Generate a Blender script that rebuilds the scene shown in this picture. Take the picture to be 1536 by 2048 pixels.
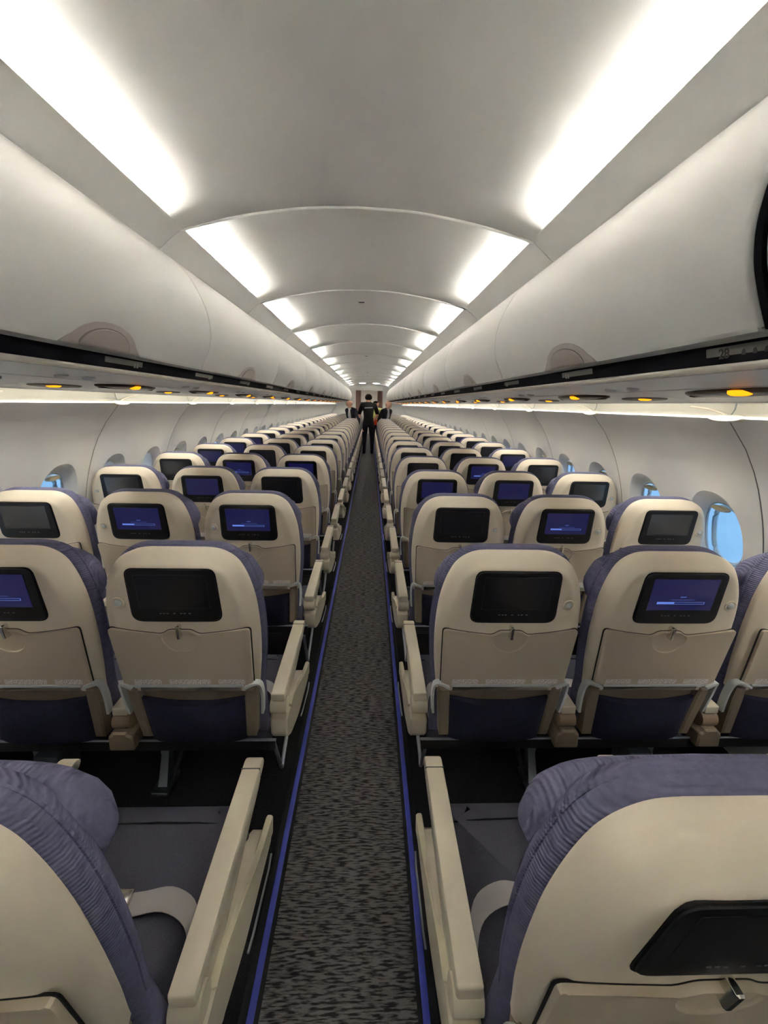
import bpy, math, random
from mathutils import Vector, Matrix
random.seed(7)
for o in list(bpy.data.objects): bpy.data.objects.remove(o)
S = bpy.context.scene
COL = S.collection

# ------------------------------------------------------------------ camera, world, exposure
FPX, PITCH, YAW, ROLL = 846.2, 0.2489, 0.0363, 0.0219
cam_d = bpy.data.cameras.new('camera'); cam = bpy.data.objects.new('camera', cam_d); COL.objects.link(cam)
cam_d.sensor_fit = 'VERTICAL'; cam_d.sensor_height = 24.0; cam_d.lens = FPX*24.0/2048; cam_d.clip_start = 0.02
_c, _s = math.cos(YAW), math.sin(YAW)
R0 = Vector((_c, -_s, 0)); F0 = Vector((_s, _c, 0)); Z0 = Vector((0, 0, 1))
FW = F0*math.cos(PITCH) - Z0*math.sin(PITCH); UP = F0*math.sin(PITCH) + Z0*math.cos(PITCH)
RR = R0*math.cos(ROLL) + UP*math.sin(ROLL); UU = UP*math.cos(ROLL) - R0*math.sin(ROLL)
cam.matrix_world = Matrix(((RR.x, UU.x, -FW.x, 0.0618), (RR.y, UU.y, -FW.y, 0), (RR.z, UU.z, -FW.z, 1.55), (0, 0, 0, 1)))
S.camera = cam

W = bpy.data.worlds.new('sky'); S.world = W; W.use_nodes = True
wn = W.node_tree; bg = wn.nodes['Background']
tc = wn.nodes.new('ShaderNodeTexCoord'); nz = wn.nodes.new('ShaderNodeTexNoise'); rp = wn.nodes.new('ShaderNodeValToRGB')
nz.inputs['Scale'].default_value = 3.0; nz.inputs['Detail'].default_value = 3
rp.color_ramp.elements[0].position = .35; rp.color_ramp.elements[0].color = (0.30, 0.62, 1.0, 1)
rp.color_ramp.elements[1].position = .75; rp.color_ramp.elements[1].color = (0.50, 0.76, 1.0, 1)
wn.links.new(tc.outputs['Generated'], nz.inputs['Vector']); wn.links.new(nz.outputs['Fac'], rp.inputs['Fac'])
wn.links.new(rp.outputs['Color'], bg.inputs['Color']); bg.inputs['Strength'].default_value = 1.35

COVE_STRENGTH = 320.0        # cove tubes above the bins
STRIP_STRENGTH = 115.0       # wall-wash tubes above the side walls
S.view_settings.view_transform = 'Standard'; S.view_settings.look = 'None'
S.cycles.max_bounces = 16; S.cycles.diffuse_bounces = 10; S.cycles.sample_clamp_indirect = 0.0
S.view_settings.exposure = 0.0; S.view_settings.gamma = 1.0; S.view_settings.use_curve_mapping = False

# ------------------------------------------------------------------ materials
def lin(c):
    return tuple(((x/255)/12.92 if x/255 <= .04045 else ((x/255+.055)/1.055)**2.4) for x in c)
MATS = {}
def mat(name, rgb, rough=.5, metal=0., spec=.5, var=0., vscale=40., bump=0., bscale=300., coat=0., stretch=(1, 1, 1), emit=None, estr=0.):
    m = bpy.data.materials.new(name); m.use_nodes = True; MATS[name] = m
    nt = m.node_tree; b = nt.nodes['Principled BSDF']
    col = lin(rgb)+(1,)
    b.inputs['Base Color'].default_value = col; b.inputs['Roughness'].default_value = rough
    b.inputs['Metallic'].default_value = metal; b.inputs['Specular IOR Level'].default_value = spec
    b.inputs['Coat Weight'].default_value = coat
    if emit: b.inputs['Emission Color'].default_value = lin(emit)+(1,); b.inputs['Emission Strength'].default_value = estr
    if var or bump:
        t = nt.nodes.new('ShaderNodeTexCoord'); mp = nt.nodes.new('ShaderNodeMapping')
        mp.inputs['Scale'].default_value = stretch; nt.links.new(t.outputs['Object'], mp.inputs['Vector'])
    if var:
        n = nt.nodes.new('ShaderNodeTexNoise'); n.inputs['Scale'].default_value = vscale; n.inputs['Detail'].default_value = 4
        nt.links.new(mp.outputs['Vector'], n.inputs['Vector'])
        r = nt.nodes.new('ShaderNodeValToRGB'); r.color_ramp.elements[0].position = .3; r.color_ramp.elements[1].position = .7
        r.color_ramp.elements[0].color = tuple(x*(1-var) for x in col[:3])+(1,)
        r.color_ramp.elements[1].color = tuple(min(1, x*(1+var)) for x in col[:3])+(1,)
        nt.links.new(n.outputs['Fac'], r.inputs['Fac']); nt.links.new(r.outputs['Color'], b.inputs['Base Color'])
    if bump:
        n2 = nt.nodes.new('ShaderNodeTexNoise'); n2.inputs['Scale'].default_value = bscale; n2.inputs['Detail'].default_value = 3
        nt.links.new(mp.outputs['Vector'], n2.inputs['Vector'])
        bp = nt.nodes.new('ShaderNodeBump'); bp.inputs['Strength'].default_value = bump; bp.inputs['Distance'].default_value = .002
        nt.links.new(n2.outputs['Fac'], bp.inputs['Height']); nt.links.new(bp.outputs['Normal'], b.inputs['Normal'])
    return m
def emat(name, rgb, s):
    m = bpy.data.materials.new(name); m.use_nodes = True; MATS[name] = m; nt = m.node_tree
    nt.nodes.remove(nt.nodes['Principled BSDF']); e = nt.nodes.new('ShaderNodeEmission')
    e.inputs['Color'].default_value = lin(rgb)+(1,); e.inputs['Strength'].default_value = s
    nt.links.new(e.outputs[0], nt.nodes['Material Output'].inputs['Surface']); return m
mat('ceiling_white', (208, 206, 202), .5, bump=.05, bscale=500)
mat('bin_white', (199, 197, 193), .5, spec=.3, bump=.04, bscale=420)
mat('wall_white', (238, 237, 233), .42, var=.015, vscale=6)
mat('psu_grey', (196, 196, 198), .36)
mat('rail_cream', (222, 215, 200), .35)
mat('gap_black', (14, 14, 20), .9, spec=.1)
mat('seam_grey', (120, 117, 112), .6)
mat('latch_grey', (158, 148, 143), .4)
mat('brown_lens', (74, 58, 50), .25)
mat('shell_beige', (224, 211, 190), .40, bump=.06, bscale=900)
mat('tray_beige', (200, 185, 163), .45, bump=.10, bscale=900)
mat('arm_beige', (224, 212, 189), .42, bump=.05, bscale=700)
mat('cover_cream', (222, 212, 182), .4)
mat('taupe', (142, 126, 106), .55)
mat('hinge_tan', (150, 128, 106), .5)
mat('bezel_black', (26, 26, 27), .38)
mat('gasket', (12, 11, 10), .6)
mat('button_grey', (120, 120, 125), .4)
mat('alu', (190, 194, 198), .32, metal=1.)
mat('chrome', (225, 222, 215), .15, metal=1.)
mat('bracket_grey', (205, 208, 206), .4)
mat('dark_metal', (62, 62, 66), .45, metal=.5)
mat('plate_grey', (120, 126, 134), .4, metal=.6)
mat('pocket_navy', (34, 33, 58), .85, var=.25, vscale=60, bump=.4, bscale=200)
mat('seat_fabric', (82, 82, 95), .9, var=.14, vscale=260, bump=.3, bscale=700)
mat('belt_grey', (186, 180, 178), .7, bump=.3, bscale=900, stretch=(1, 4, 1))
mat('sticker', (205, 198, 186), .6)
mat('stripe_blue', (70, 80, 190), .45, var=.12, vscale=8)
mat('rubber_black', (26, 25, 26), .7)
mat('cove_beige', (166, 162, 148), .5)
mat('clip_beige', (205, 197, 178), .45)
mat('pane_frame', (214, 218, 220), .35)
mat('curtain', (150, 118, 108), .9)
mat('panel_white', (225, 222, 214), .5)
mat('galley_dark', (60, 52, 62), .5)
mat('placard', (98, 95, 90), .6)
mat('placard_ink', (34, 32, 34), .6)
mat('skin', (224, 172, 142), .55)
mat('hair_dark', (32, 25, 22), .7)
mat('hair_grey', (120, 108, 98), .7)
mat('cloth_black', (20, 20, 23), .85)
mat('cloth_navy', (28, 29, 44), .8)
mat('cloth_green_black', (24, 30, 30), .8)
mat('cloth_white', (205, 203, 205), .8)
mat('vest_orange', (236, 82, 40), .7)
mat('vest_yellow', (220, 220, 140), .7)
mat('tarmac', (206, 214, 220), .8, var=.1, vscale=.2)
emat('tube_light', (255, 254, 250), COVE_STRENGTH)
emat('strip_light', (255, 251, 240), STRIP_STRENGTH)
emat('amber_light', (255, 150, 20), 2.2)
emat('galley_lamp', (255, 244, 232), 9.0)

def fabric(name, rgb, axis, scale):
    m = mat(name, rgb, .9, spec=.2, var=.10, vscale=90, stretch=(1, 1, 1)); nt = m.node_tree; b = nt.nodes['Principled BSDF']
    t = nt.nodes.new('ShaderNodeTexCoord'); w = nt.nodes.new('ShaderNodeTexWave'); w.bands_direction = axis
    w.inputs['Scale'].default_value = scale; w.inputs['Distortion'].default_value = .9; w.inputs['Detail'].default_value = 2
    w.inputs['Detail Scale'].default_value = 3
    bp = nt.nodes.new('ShaderNodeBump'); bp.inputs['Strength'].default_value = .5; bp.inputs['Distance'].default_value = .003
    nt.links.new(t.outputs['Object'], w.inputs['Vector']); nt.links.new(w.outputs['Fac'], bp.inputs['Height'])
    nt.links.new(bp.outputs['Normal'], b.inputs['Normal']); return m
fabric('back_fabric', (108, 107, 134), 'Z', 52)
fabric('head_fabric', (112, 111, 138), 'X', 50)

def carpet():
    m = mat('carpet', (60, 57, 56), .95, spec=.1); nt = m.node_tree; b = nt.nodes['Principled BSDF']
    t = nt.nodes.new('ShaderNodeTexCoord'); mp = nt.nodes.new('ShaderNodeMapping'); mp.inputs['Scale'].default_value = (26, 170, 1)
    n = nt.nodes.new('ShaderNodeTexNoise'); n.inputs['Scale'].default_value = 1.; n.inputs['Detail'].default_value = 2
    r = nt.nodes.new('ShaderNodeValToRGB'); e = r.color_ramp.elements
    e[0].position = .40; e[0].color = lin((62, 60, 60))+(1,); e[1].position = .56; e[1].color = lin((146, 141, 138))+(1,)
    n2 = nt.nodes.new('ShaderNodeTexNoise'); n2.inputs['Scale'].default_value = 420
    mx = nt.nodes.new('ShaderNodeMixRGB'); mx.blend_type = 'MULTIPLY'; mx.inputs['Fac'].default_value = .5
    nt.links.new(t.outputs['Object'], mp.inputs['Vector']); nt.links.new(mp.outputs['Vector'], n.inputs['Vector'])
    nt.links.new(n.outputs['Fac'], r.inputs['Fac']); nt.links.new(t.outputs['Object'], n2.inputs['Vector'])
    nt.links.new(r.outputs['Color'], mx.inputs['Color1']); nt.links.new(n2.outputs['Fac'], mx.inputs['Color2'])
    bp = nt.nodes.new('ShaderNodeBump'); bp.inputs['Strength'].default_value = .6; bp.inputs['Distance'].default_value = .004
    nt.links.new(n.outputs['Fac'], bp.inputs['Height']); nt.links.new(bp.outputs['Normal'], b.inputs['Normal'])
    nt.links.new(mx.outputs['Color'], b.inputs['Base Color'])
carpet()
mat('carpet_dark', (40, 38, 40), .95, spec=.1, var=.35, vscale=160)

def glass():
    m = bpy.data.materials.new('window_glass'); m.use_nodes = True; MATS['window_glass'] = m; nt = m.node_tree
    nt.nodes.remove(nt.nodes['Principled BSDF'])
    tr = nt.nodes.new('ShaderNodeBsdfTransparent'); tr.inputs['Color'].default_value = (.93, .97, 1, 1)
    gl = nt.nodes.new('ShaderNodeBsdfGlossy'); gl.inputs['Roughness'].default_value = .05
    mx = nt.nodes.new('ShaderNodeMixShader'); mx.inputs['Fac'].default_value = .05
    nt.links.new(tr.outputs[0], mx.inputs[1]); nt.links.new(gl.outputs[0], mx.inputs[2])
    nt.links.new(mx.outputs[0], nt.nodes['Material Output'].inputs['Surface'])
glass()

def shade():
    m = mat('shade_white', (236, 236, 232), .6); nt = m.node_tree; b = nt.nodes['Principled BSDF']
    tl = nt.nodes.new('ShaderNodeBsdfTranslucent'); tl.inputs['Color'].default_value = (.85, .86, .86, 1)
    mx = nt.nodes.new('ShaderNodeMixShader'); mx.inputs['Fac'].default_value = .45
    nt.links.new(b.outputs[0], mx.inputs[1]); nt.links.new(tl.outputs[0], mx.inputs[2])
    nt.links.new(mx.outputs[0], nt.nodes['Material Output'].inputs['Surface'])
shade()

def screen_mat(name, kind):
    m = mat(name, (10, 10, 12), .3, spec=.6, coat=1.); nt = m.node_tree; b = nt.nodes['Principled BSDF']
    b.inputs['Coat IOR'].default_value = 1.9; b.inputs['Coat Roughness'].default_value = .22
    if kind == 'off': return m
    if kind == 'navy':
        b.inputs['Emission Color'].default_value = lin((22, 22, 62))+(1,); b.inputs['Emission Strength'].default_value = 1.; return m
    uv = nt.nodes.new('ShaderNodeUVMap'); sp = nt.nodes.new('ShaderNodeSeparateXYZ'); nt.links.new(uv.outputs['UV'], sp.inputs[0])
    def mth(op, a, b_):
        n = nt.nodes.new('ShaderNodeMath'); n.operation = op
        for i, q in enumerate((a, b_)):
            if isinstance(q, (int, float)): n.inputs[i].default_value = q
            else: nt.links.new(q, n.inputs[i])
        return n.outputs[0]
    U, V = sp.outputs[0], sp.outputs[1]
    def rect(u0, u1, v0, v1):
        a = mth('MULTIPLY', mth('GREATER_THAN', U, u0), mth('LESS_THAN', U, u1))
        c = mth('MULTIPLY', mth('GREATER_THAN', V, v0), mth('LESS_THAN', V, v1)); return mth('MULTIPLY', a, c)
    outer, inner, fill = rect(.13, .87, .20, .275), rect(.14, .86, .212, .263), rect(.13, .40, .20, .275)
    frame = mth('MAXIMUM', mth('MULTIPLY', mth('SUBTRACT', outer, inner), .75), mth('MULTIPLY', fill, .9))
    dots = mth('GREATER_THAN', mth('FRACT', mth('MULTIPLY', U, 46.), 0.), .45)
    marks = mth('MAXIMUM', mth('MULTIPLY', mth('MULTIPLY', rect(.47, .56, .42, .45), dots), 1.), mth('MULTIPLY', rect(.33, .70, .335, .35), .35))
    tot = mth('MINIMUM', mth('MAXIMUM', frame, marks), 1.)
    mx = nt.nodes.new('ShaderNodeMixRGB'); nt.links.new(tot, mx.inputs['Fac'])
    mx.inputs['Color1'].default_value = lin((20, 20, 66))+(1,); mx.inputs['Color2'].default_value = lin((108, 140, 235))+(1,)
    nt.links.new(mx.outputs['Color'], b.inputs['Emission Color']); b.inputs['Emission Strength'].default_value = 1.
    return m
screen_mat('screen_off', 'off'); screen_mat('screen_navy', 'navy'); screen_mat('screen_loading', 'load')

def print_mat():
    m = mat('sticker_print', (206, 198, 186), .6); nt = m.node_tree; b = nt.nodes['Principled BSDF']
    uv = nt.nodes.new('ShaderNodeUVMap'); mp = nt.nodes.new('ShaderNodeMapping'); mp.inputs['Scale'].default_value = (22, 3.2, 1)
    n = nt.nodes.new('ShaderNodeTexNoise'); n.inputs['Scale'].default_value = 2.; n.inputs['Detail'].default_value = 1
    r = nt.nodes.new('ShaderNodeValToRGB'); e = r.color_ramp.elements
    e[0].position = .52; e[0].color = lin((240, 237, 230))+(1,); e[1].position = .60; e[1].color = lin((170, 132, 124))+(1,)
    nt.links.new(uv.outputs['UV'], mp.inputs['Vector']); nt.links.new(mp.outputs['Vector'], n.inputs['Vector'])
    nt.links.new(n.outputs['Fac'], r.inputs['Fac']); nt.links.new(r.outputs['Color'], b.inputs['Base Color'])
print_mat()

# ------------------------------------------------------------------ mesh helpers
def mk(name, V, F, m, parent=None, smooth=35, uv=None):
    me = bpy.data.meshes.new(name); me.from_pydata([tuple(v) for v in V], [], F); me.validate()
    if uv is not None:
        l = me.uv_layers.new(name='UVMap')
        for lp in me.loops: l.data[lp.index].uv = uv[lp.vertex_index]
    if m: me.materials.append(MATS[m])
    if smooth:
        for p in me.polygons: p.use_smooth = True
        me.set_sharp_from_angle(angle=math.radians(smooth))
    o = bpy.data.objects.new(name, me); COL.objects.link(o)
    if parent: o.parent = parent
    return o
def empty(name, loc=(0, 0, 0)):
    o = bpy.data.objects.new(name, None); COL.objects.link(o); o.location = loc; o.empty_display_size = .1; return o
def tag(o, label, cat, group=None, kind=None):
    if label: o['label'] = label
    if cat: o['category'] = cat
    if group: o['group'] = group
    if kind: o['kind'] = kind
    return o
def struct(o): o['kind'] = 'structure'; return o
class G:
    def __init__(s): s.V = []; s.F = []
    def add(s, V, F): n = len(s.V); s.V += [tuple(v) for v in V]; s.F += [tuple(i+n for i in f) for f in F]; return s
    def mk(s, name, m, parent=None, smooth=35): return mk(name, s.V, s.F, m, parent, smooth)
def inset(P, d):
    n = len(P); out = []
    area = sum(P[i][0]*P[(i+1) % n][1]-P[(i+1) % n][0]*P[i][1] for i in range(n))
    sg = 1 if area > 0 else -1
    for i in range(n):
        a, b, c = Vector(P[i-1]), Vector(P[i]), Vector(P[(i+1) % n])
        e1 = (b-a).normalized(); e2 = (c-b).normalized()
        n1 = Vector((-e1.y, e1.x))*sg; n2 = Vector((-e2.y, e2.x))*sg
        k = n1+n2; L = max(.35, k.length_squared/2)
        q = b + k*(d/L/1.0)*(1.0 if k.length > 1e-6 else 0) * (1/ (1 if True else 1)) if False else b + k*(d/max(.5, (1+n1.dot(n2))))
        out.append((q.x, q.y))
    return out
def prism(P, levels, f):
    """closed outline P swept through levels (inset, w); f maps (u, v, w) to 3-D."""
    V = []; F = []; n = len(P)
    for d, w in levels:
        for u, v in (inset(P, d) if d else P): V.append(f(u, v, w))
    for k in range(len(levels)-1):
        for i in range(n):
            j = (i+1) % n; F.append((k*n+i, k*n+j, (k+1)*n+j, (k+1)*n+i))
    F.append(tuple(range(n-1, -1, -1))); F.append(tuple(range((len(levels)-1)*n, len(levels)*n)))
    return V, F
def fixn(o):
    import bmesh
    bm = bmesh.new(); bm.from_mesh(o.data); bmesh.ops.recalc_face_normals(bm, faces=bm.faces); bm.to_mesh(o.data); bm.free(); return o
def rpoly(P, r, n=5):
    out = []; m = len(P); rs = r if isinstance(r, (list, tuple)) else [r]*m
    for i in range(m):
        a, b, c = Vector(P[i-1]), Vector(P[i]), Vector(P[(i+1) % m]); rr = rs[i]
        if rr <= 0: out.append((b.x, b.y)); continue
        d1 = (a-b); d2 = (c-b); t = min(rr, d1.length*.49, d2.length*.49)
        p1 = b+d1.normalized()*t; p2 = b+d2.normalized()*t
        for k in range(n+1):
            s = k/n; q = p1*(1-s)**2 + b*2*s*(1-s) + p2*s*s; out.append((q.x, q.y))
    return out
def rrect(x0, x1, y0, y1, r, n=4): return rpoly([(x0, y0), (x1, y0), (x1, y1), (x0, y1)], r, n)
def rbox(x0, x1, y0, y1, z0, z1, r=.01, b=.004):
    b = min(b, (z1-z0)*.45)
    return prism(rrect(x0, x1, y0, y1, r), [(b, z0), (b*.3, z0+b*.3), (0, z0+b), (0, z1-b), (b*.3, z1-b*.3), (b, z1)], lambda u, v, w: (u, v, w))
def tube(path, r, n=8, close=False):
    V = []; F = []; P = [Vector(p) for p in path]; m = len(P)
    rs = r if isinstance(r, (list, tuple)) else [r]*m
    for i, p in enumerate(P):
        if close: t = (P[(i+1) % m]-P[i-1]).normalized()
        else: t = (P[min(i+1, m-1)]-P[max(i-1, 0)]).normalized()
        a = Vector((0, 0, 1)) if abs(t.z) < .9 else Vector((1, 0, 0))
        x = t.cross(a).normalized(); y = t.cross(x)
        for k in range(n):
            q = 2*math.pi*k/n; V.append(p + (x*math.cos(q)+y*math.sin(q))*rs[i])
    for i in range(m if close else m-1):
        for k in range(n):
            a, b = i*n+k, i*n+(k+1) % n; c, d = ((i+1) % m)*n+(k+1) % n, ((i+1) % m)*n+k; F.append((a, b, c, d))
    if not close: F.append(tuple(range(n-1, -1, -1))); F.append(tuple(range((m-1)*n, m*n)))
    return V, F
def disc_lathe(prof, f, n=20):
    V = []; F = []; m = len(prof)
    for r, w in prof:
        for k in range(n): a = 2*math.pi*k/n; V.append(f(r*math.cos(a), r*math.sin(a), w))
    for i in range(m-1):
        for k in range(n): F.append((i*n+k, i*n+(k+1) % n, (i+1)*n+(k+1) % n, (i+1)*n+k))
    F.append(tuple(range(n-1, -1, -1))); F.append(tuple(range((m-1)*n, m*n))); return V, F
def interp(T, x):
    if x <= T[0][0]: return T[0][1]
    for (a, b), (c, d) in zip(T, T[1:]):
        if x <= c: return b+(d-b)*(x-a)/(c-a)
    return T[-1][1]
def smoothcurve(P, n=6):
    out = []
    for i in range(len(P)-1):
        p0, p1, p2, p3 = (Vector(P[max(i-1, 0)]), Vector(P[i]), Vector(P[i+1]), Vector(P[min(i+2, len(P)-1)]))
        for k in range(n):
            t = k/n; out.append(tuple(.5*((2*p1)+(p2-p0)*t+(2*p0-5*p1+4*p2-p3)*t*t+(3*p1-p0-3*p2+p3)*t**3)))
    out.append(tuple(P[-1])); return out
def extrude_y(P, y0, y1, sx=1, closed=True):
    n = len(P); V = [(sx*x, y0, z) for x, z in P]+[(sx*x, y1, z) for x, z in P]
    F = [(i, (i+1) % n, n+(i+1) % n, n+i) for i in range(n if closed else n-1)]
    if closed: F += [tuple(range(n-1, -1, -1)), tuple(range(n, 2*n))]
    return V, F

Y_REAR, Y_FRONT = -1.75, 20.3
ORD = ['zeroth', 'first', 'second', 'third', 'fourth', 'fifth', 'sixth', 'seventh', 'eighth', 'ninth', 'tenth', 'eleventh', 'twelfth', 'thirteenth', 'fourteenth',
       'fifteenth', 'sixteenth', 'seventeenth', 'eighteenth', 'nineteenth', 'twentieth', 'twenty-first', 'twenty-second', 'twenty-third', 'twenty-fourth', 'twenty-fifth', 'twenty-sixth']
SIDE = {-1: 'port', 1: 'starboard'}

# ------------------------------------------------------------------ floor, carpet edge strips
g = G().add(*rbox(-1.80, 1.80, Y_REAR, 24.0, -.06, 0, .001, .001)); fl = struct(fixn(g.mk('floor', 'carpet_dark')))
fixn(G().add(*rbox(-.208, .208, Y_REAR, 24.0, 0, .002, .001, .001)).mk('aisle_runner', 'carpet', fl))
for s in (-1, 1):
    r = fixn(G().add(*rbox(s*.232-.026, s*.232+.026, Y_REAR, Y_FRONT, 0, .003, .001, .001)).mk('trim_1', 'rubber_black')); struct(r)
    st = fixn(G().add(*rbox(s*.228-.0095, s*.228+.0095, Y_REAR, Y_FRONT, .003, .006, .001, .001)).mk('path_marking_strip', 'stripe_blue', r))
    st['label'] = 'blue floor path marking strip'
g = G().add([(-400, -400, -3.2), (400, -400, -3.2), (400, 400, -3.2), (-400, 400, -3.2)], [(0, 1, 2, 3)]); struct(g.mk('ground', 'tarmac'))

# ------------------------------------------------------------------ ceiling
CEND = [(x, 2.428-.176*x*x) for x in (0, .2, .33, .51, .65, .75, .815)]+[(.90, 2.262)]
CMID = [(0, 2.428), (.33, 2.419), (.51, 2.402), (.65, 2.384), (.75, 2.368), (.815, 2.356), (.90, 2.334)]
CX = [.9*k/26 for k in range(27)]
def zc(T):
    C_ = smoothcurve(T, 8); return [interp(C_, x) for x in CX]
ZE, ZM = zc(CEND), zc(CMID)
ceiling = struct(fixn(G().add(*extrude_y([(-1.75, 1.75), (-1.2, 2.5), (0, 2.62), (1.2, 2.5), (1.75, 1.75), (1.8, 1.8), (1.22, 2.55), (0, 2.67), (-1.22, 2.55), (-1.8, 1.8)], Y_REAR, 24)).mk('ceiling', 'ceiling_white')))
def ceiling_panel(y0, y1):
    L = y1-y0; V = []; F = []
    ys = [0, .004, .008, .03, .05, .07]+[.07+(L-.40)*k/6 for k in range(1, 7)]+[L-.33+.33*k/11 for k in range(1, 11)]+[L-.006, L-.003]
    xs = [-x for x in reversed(CX[1:])]+CX; n = len(xs)
    for y in ys:
        a = min(1, max(0, (y-.01)/.055)); b = min(1, max(0, (L-.03-y)/.26)); w = a*a*(3-2*a)*(b*b*(3-2*b))
        lift = .007 if (y < .002 or y > L-.004) else (.0025 if (y < .006) else 0)
        for x in xs:
            k = CX.index(abs(x)); V.append((x, y, ZE[k]*(1-w)+ZM[k]*w+lift))
    for j in range(len(ys)-1):
        for i in range(n-1): F.append((j*n+i, j*n+i+1, (j+1)*n+i+1, (j+1)*n+i))
    p = mk('ceiling_panel', V, F, 'ceiling_white', ceiling, 60); p.location.y = y0
    G().add(*tube([(x, .0, z-.002) for x, z in [(q, interp(list(zip([-a for a in reversed(CX[1:])]+CX, list(reversed(ZE[1:]))+ZE)), q)) for q in [-.82+1.64*i/40 for i in range(41)]]], .008, 8)).mk('joint_bead', 'ceiling_white', p, 60)
    for s in (-1, 1):
        lp = [(.812, 2.3135), (.826, 2.306), (.865, 2.278), (.912, 2.238), (.935, 2.222), (.939, 2.228), (.914, 2.25), (.868, 2.288), (.824, 2.318), (.814, 2.319)]
        c = fixn(mk('cove_lip', *extrude_y(lp, .003, L-.003, s), 'ceiling_white', p, 40))
        # lamp tray and tube behind the lip
        tr = [(.868, 2.288), (.914, 2.256), (.944, 2.256), (.944, 2.345), (.898, 2.345), (.898, 2.336), (.936, 2.336), (.936, 2.264), (.916, 2.264), (.872, 2.294)]
        fixn(mk('lamp_tray', *extrude_y(tr, .0, L, s), 'ceiling_white', p, 30))
        fixn(mk('light_tube', *extrude_y([(.893, 2.285), (.905, 2.285), (.905, 2.295), (.893, 2.295)], .05, L-.24, s), 'tube_light', p, 0))
    return p
CP0, CPL = 2.235, 1.453
k = -3
while CP0+CPL*k < 19.6:
    y0 = CP0+CPL*k; pp = ceiling_panel(y0, y0+CPL)
    if k in (1, 4, 7):       # small speaker slot in the crown
        fixn(G().add(*prism(rrect(-.055, -.005, .42, .435, .006), [(0, 2.4275), (0, 2.4235), (.002, 2.422)], lambda u, v, w: (u, v, w))).mk('slot_grille', 'gap_black', pp))
    if k == 11:
        for s in (-1, 1):
            fixn(G().add(*prism([(s*.30+.14*math.cos(a*math.pi/8), .7+.25*math.sin(a*math.pi/8)) for a in range(16)], [(0, 2.42), (0, 2.408), (.02, 2.40)], lambda u, v, w: (u, v, w))).mk('dome_lamp', 'galley_lamp', pp))
    k += 1

# ------------------------------------------------------------------ side walls with windows
WALL = [(.0, 1.735), (.2, 1.785), (.40, 1.806), (.60, 1.815), (.80, 1.800), (.99, 1.763), (1.13, 1.722), (1.275, 1.662), (1.40, 1.588), (1.50, 1.508), (1.525, 1.482)]
WC = smoothcurve([(z, x) for z, x in WALL], 6)
def wx(z): return interp(WC, z)
WP, W0 = .533, 1.95            # window pitch, first window
def oval(a, hw, hh, e=2.5, egg=0.):
    c, s = math.cos(a), math.sin(a)
    x = hw*math.copysign(abs(c)**(2/e), c); z = hh*math.copysign(abs(s)**(2/e), s)
    return x*(1-egg*z/hh), z
ZWIN = .955; N = 48
def wall_panel_mesh(sd):
    V = []; F = []
    def P(y, z, off=0): return (sd*(wx(z)+off), y, z)
    for b in (0, 1):
        yc = WP*(b-.5)+WP; y0, y1 = WP*b, WP*(b+1)
        g0 = .003 if b == 0 else 0; g1 = .003 if b == 1 else 0
        z0, z1 = .42, 1.522
        angs = [2*math.pi*k/N for k in range(N)]
        base = len(V); rings = []
        def edge(a):
            c, s = math.cos(a), math.sin(a)
            ty = ((y1-g1-yc) if c > 0 else (yc-y0-g0))/max(1e-6, abs(c)); tz = ((z1-ZWIN) if s > 0 else (ZWIN-z0))/max(1e-6, abs(s))
            t = min(ty, tz); return t*c, t*s
        # reveal outer oval first, then blend outwards
        ov = [oval(a, .172, .222, 2.35, .06) for a in angs]
        ed = []
        for k, a in enumerate(angs):
            oy, oz = ov[k]; ed.append(edge(math.atan2(oz, oy)))
        # snap 4 closest to the corners
        for cy, cz in ((y1-g1-yc, z1-ZWIN), (y0+g0-yc, z1-ZWIN), (y0+g0-yc, z0-ZWIN), (y1-g1-yc, z0-ZWIN)):
            kk = min(range(N), key=lambda q: (ed[q][0]-cy)**2+(ed[q][1]-cz)**2); ed[kk] = (cy, cz)
        for t in (1, .8, .6, .4, .22, .1, .04, 0):
            ring = []
            for k in range(N):
                y = ov[k][0]*(1-t)+ed[k][0]*t; z = ov[k][1]*(1-t)+ed[k][1]*t
                off = -.004*(1-t)**6
                yy = yc+y; e = min(yy-0, 2*WP-yy)
                if e < .012: off += .006*(1-e/.012)**2
                ring.append(P(yy, ZWIN+z, off))
            rings.append(ring)
        # funnel to the pane
        for hw, hh, off in ((.168, .218, .0), (.158, .206, .008), (.142, .19, .022), (.128, .176, .036), (.122, .170, .043), (.120, .168, .060)):
            ring = []
            for a in angs:
                y, z = oval(a, hw, hh, 2.5, .05); x0 = wx(ZWIN)+(wx(ZWIN+z)-wx(ZWIN))*(.96); ring.append((sd*(x0+off), yc+y, ZWIN+z))
            rings.append(ring)
        for r in rings: V += r
        for j in range(len(rings)-1):
            for k in range(N):
                q = (base+j*N+k, base+j*N+(k+1) % N, base+(j+1)*N+(k+1) % N, base+(j+1)*N+k); F.append(q)
        # lower strip
        b2 = len(V); zs = [.02, .1, .2, .3, .42]; ys = [y0+g0+(y1-y0-g0-g1)*i/4 for i in range(5)]
        for z in zs:
            for y in ys: V.append(P(y, z, 0))
        for j in range(4):
            for i in range(4): F.append((b2+j*5+i, b2+j*5+i+1, b2+(j+1)*5+i+1, b2+(j+1)*5+i))
    return V, F
PANEL_MESH = {}; PANE = {}; SHADE = {}; RIM = {}
walls = {}
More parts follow.
